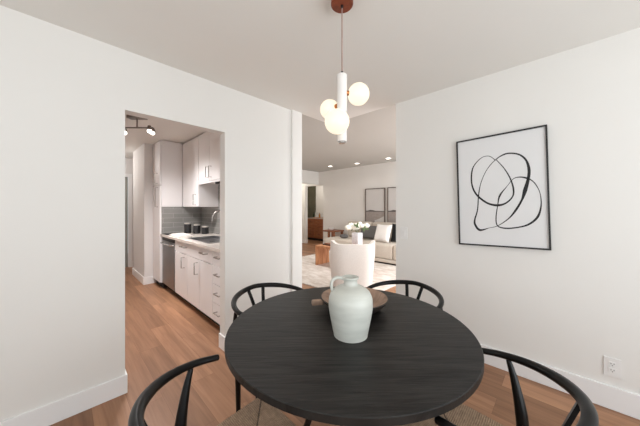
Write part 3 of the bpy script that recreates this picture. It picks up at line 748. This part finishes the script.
# twin pictures
def art(yc, lb):
    r = tag(root('framed_print', (XW - .0005, yc, 1.405)), lb, 'picture', 'pair of landscape prints over the sofa')
    hw, hh = .33, .50; T = .018
    b = MB(); wbox(b, -hw, hw, hh - T, hh, 0, .04); wbox(b, -hw, hw, -hh, -hh + T, 0, .04); wbox(b, -hw, -hw + T, -hh + T, hh - T, 0, .04); wbox(b, hw - T, hw, -hh + T, hh - T, 0, .04)
    b.build('frame', W['brownframe'], r, smooth=False)
    b = MB(); wbox(b, -hw + T, hw - T, -hh + T, hh - T, .002, .02); b.build('print', W['sky_art'], r, smooth=False)
    def flat(poly, m, nm, d):
        b = MB(); b.bm.faces.new([b.bm.verts.new(wp(u, v, d)) for u, v in poly]); b.build(nm, m, r, smooth=False)
    flat([(-.312, -.482), (.312, -.482), (.312, -.17), (-.312, -.17)], W['sand_art'], 'painted_ground', .0205)
    flat([(-.312, -.18), (.312, -.18), (.312, -.162), (.02, -.158), (-.06, -.14), (-.16, -.13), (-.25, -.15), (-.312, -.152)], W['dark_art'], 'painted_hills', .021)
    flat([(.312, -.30), (.312, -.482), (.0, -.482), (-.02, -.44), (.15, -.38)], W['pale_art'], 'painted_path', .021)
    return r
art(3.96, 'left framed pale landscape print above the sofa'); art(3.22, 'right framed pale landscape print above the sofa, cut off by the wall')
# bar cabinet in the nook
bc = tag(root('bar_cabinet', (7.25, 7.36, 0)), 'rust-brown wooden drawer cabinet in the far nook', 'cabinet')
MB().box(0, .45, -.50, .50, .10, .90, .004).build('body', W['rust'], bc, smooth=False)
MB().box(-.01, .46, -.51, .51, .9005, .925, .003).build('cabinet_top', W['counter'], bc, smooth=False)
MB().box(.04, .45, -.48, .48, .001, .0995).build('plinth', W['gap'], bc, smooth=False)
for z0, z1 in ((.68, .88), (.42, .66), (.14, .40)):
    for y0, y1 in ((-.48, -.01), (.01, .48)):
        d = MB().box(-.016, -.0005, y0, y1, z0, z1, .003).build('drawer', W['rust'], bc, smooth=False)
        MB().tube([(-.016, (y0 + y1) / 2 - .05, (z0 + z1) / 2), (-.035, (y0 + y1) / 2 - .05, (z0 + z1) / 2), (-.035, (y0 + y1) / 2 + .05, (z0 + z1) / 2), (-.016, (y0 + y1) / 2 + .05, (z0 + z1) / 2)], .006, 6).build('handle', W['blackm'], d)
tag(MB().box(7.29, 7.5, 7.1, 7.5, .926, .945, .004).build('wooden_tray', W['oak'], smooth=False), 'small honey-wood tray on the rust-brown cabinet', 'tray')
for (x, y, h0, m, lb) in ((7.45, 7.62, .24, 'greenglass', 'dark green bottle at the left of the cabinet top'), (7.40, 7.44, .28, 'clear', 'tall pale glass bottle on the cabinet tray'),
                          (7.38, 7.20, .20, 'amber', 'short amber bottle on the cabinet tray'), (7.55, 7.72, .20, 'greenglass', 'small dark bottle at the far left on the cabinet')):
    zb = .9455 if 7.1 < y < 7.5 else .9255
    tag(MB().lathe([(0, 0), (.035, 0), (.038, .01), (.038, h0 * .6), (.014, h0 * .78), (.013, h0 * .95), (.016, h0), (0, h0)], (x, y, zb), 20).build('bottle', W[m]), lb, 'bottle', 'bottles on the far cabinet')
pl = tag(root('potted_plant', (7.52, 7.05, .9255)), 'small leafy green plant in a pot on the far cabinet', 'plant')
MB().cyl((0, 0, 0), .04, .07, 20, r2=.05).build('pot', W['ceramic'], pl)
b = MB()
for k_ in range(14):
    a = random.uniform(0, 2 * PI); l_ = random.uniform(.06, .13); b.tube([(0, 0, .06), (math.cos(a) * l_ * .5, math.sin(a) * l_ * .5, .06 + l_ * .9), (math.cos(a) * l_, math.sin(a) * l_, .06 + l_ * .8)], [.004, .014, .003], 6, flat=.3)
b.build('foliage', W['leaf'], pl)
# recessed lights
def to_ceiling(px, py):
    d = (HL - 1.31) * 250.6 / (208.7 - py); l_ = (px - 320) / 250.6 * d
    return .7169 * d + .6972 * l_, .6972 * d - .7169 * l_
G3 = 'recessed downlights in the living room ceiling'
for (x, y), lb in zip(((5.75, 5.15), (5.93, 4.28), (5.90, 3.27)), ('leftmost small recessed downlight in the living room ceiling', 'middle small recessed downlight in the living room ceiling', 'rightmost small recessed downlight in the living room ceiling, near the drawing wall')):
    r = tag(root('recessed_light', (x, y, HL)), lb, 'ceiling light', G3)
    MB().lathe([(.055, -.0005), (.085, -.0005), (.084, -.007), (.06, -.008), (.055, -.0005)], n=32).build('trim_ring', W['trim'], r)
    MB().cyl((0, 0, -.006), .054, .005, 28).build('lens', W['down'], r)

# ------------------------------------------------------------------ light
def area(name, loc, rot, sx, sy, power, col=(1, 1, 1)):
    l = bpy.data.lights.new(name, 'AREA'); l.shape = 'RECTANGLE'; l.size = sx; l.size_y = sy; l.energy = power; l.color = col
    o = bpy.data.objects.new(name, l); COL.objects.link(o); o.location = loc; o.rotation_euler = rot; return o
def point(name, loc, power, col, rad=.03):
    l = bpy.data.lights.new(name, 'POINT'); l.energy = power; l.color = col; l.shadow_soft_size = rad
    o = bpy.data.objects.new(name, l); COL.objects.link(o); o.location = loc; return o
area('daylight_back_window', (.6, -2.02, 1.22), (PI / 2 + .45, 0, 0), 2.9, 1.8, 65, (.92, .973, 1))
area('side_window_fill', (-1.92, 0, 1.47), (0, -PI / 2 - .6, 0), 1.3, 2.5, 22, (.92, .973, 1))  # unseen side source, added to brighten the dining room
area('living_window_fill', (4.6, -.22, 1.22), (PI / 2 - .5, 0, 0), 2.7, 1.9, 150, (.96, .98, 1))  # added fill through the unseen living room window
for (x, y) in ((5.75, 5.15), (5.93, 4.28), (5.90, 3.27), (4.0, 5.0), (4.0, 3.0)):  # last two spots have no fixture, added to brighten the living room
    l = bpy.data.lights.new('downlight', 'SPOT'); l.energy = 2.5 if x > 5 else 80; l.color = (1, .965, .92); l.spot_size = 2.2; l.spot_blend = .6; l.shadow_soft_size = .05
    o = bpy.data.objects.new('downlight', l); COL.objects.link(o); o.location = (x, y, HL - .02)
for a in (-.15, .17):
    for sgn in (1, -1):
        l = bpy.data.lights.new('track_spot', 'SPOT'); l.energy = 46; l.color = (1, .965, .96); l.spot_size = 2.5; l.spot_blend = 1; l.shadow_soft_size = .04
        o = bpy.data.objects.new('track_spot', l); COL.objects.link(o); o.location = (.634 + tk.x * a + .05 * sgn, 3.72 + tk.y * a + .05 * sgn, H - .225); o.rotation_euler = (.1 * sgn, -.1 * sgn, 0)
point('kitchen_hall_fill', (.2, 6.3, 2.2), 20, (1, .95, .92), .1)  # unseen fill, added to brighten the far end of the kitchen
point('hall_fill', (5.9, 7.7, 2.4), 22, (1, .94, .86), .1)  # no lamp here, added so the hall is lit
point('nook_fill', (6.9, 7.2, 2.4), 15, (1, .92, .84), .1)  # unseen source added to lift the bar cabinet and its nook
w = bpy.data.worlds.new('world'); S.world = w; w.use_nodes = True
w.node_tree.nodes['Background'].inputs[0].default_value = (.85, .92, 1, 1); w.node_tree.nodes['Background'].inputs[1].default_value = 1.0

# ------------------------------------------------------------------ camera
cam = bpy.data.cameras.new('camera'); co = bpy.data.objects.new('camera', cam); COL.objects.link(co)
cam.sensor_width = 36; cam.lens = 36 * 250.6 / 640; cam.shift_y = -4.3 / 640; cam.clip_start = .02
co.location = (0, 0, 1.31); co.rotation_euler = (PI / 2, 0, math.atan2(.6972, .7169) - PI / 2)
S.camera = co
S.view_settings.view_transform = 'Standard'; S.view_settings.look = 'None'; S.view_settings.gamma = 1; S.view_settings.use_curve_mapping = False
S.view_settings.exposure = 0
S.cycles.use_denoising = True; S.cycles.max_bounces = 12; S.cycles.diffuse_bounces = 8
S.cycles.sample_clamp_indirect = 8
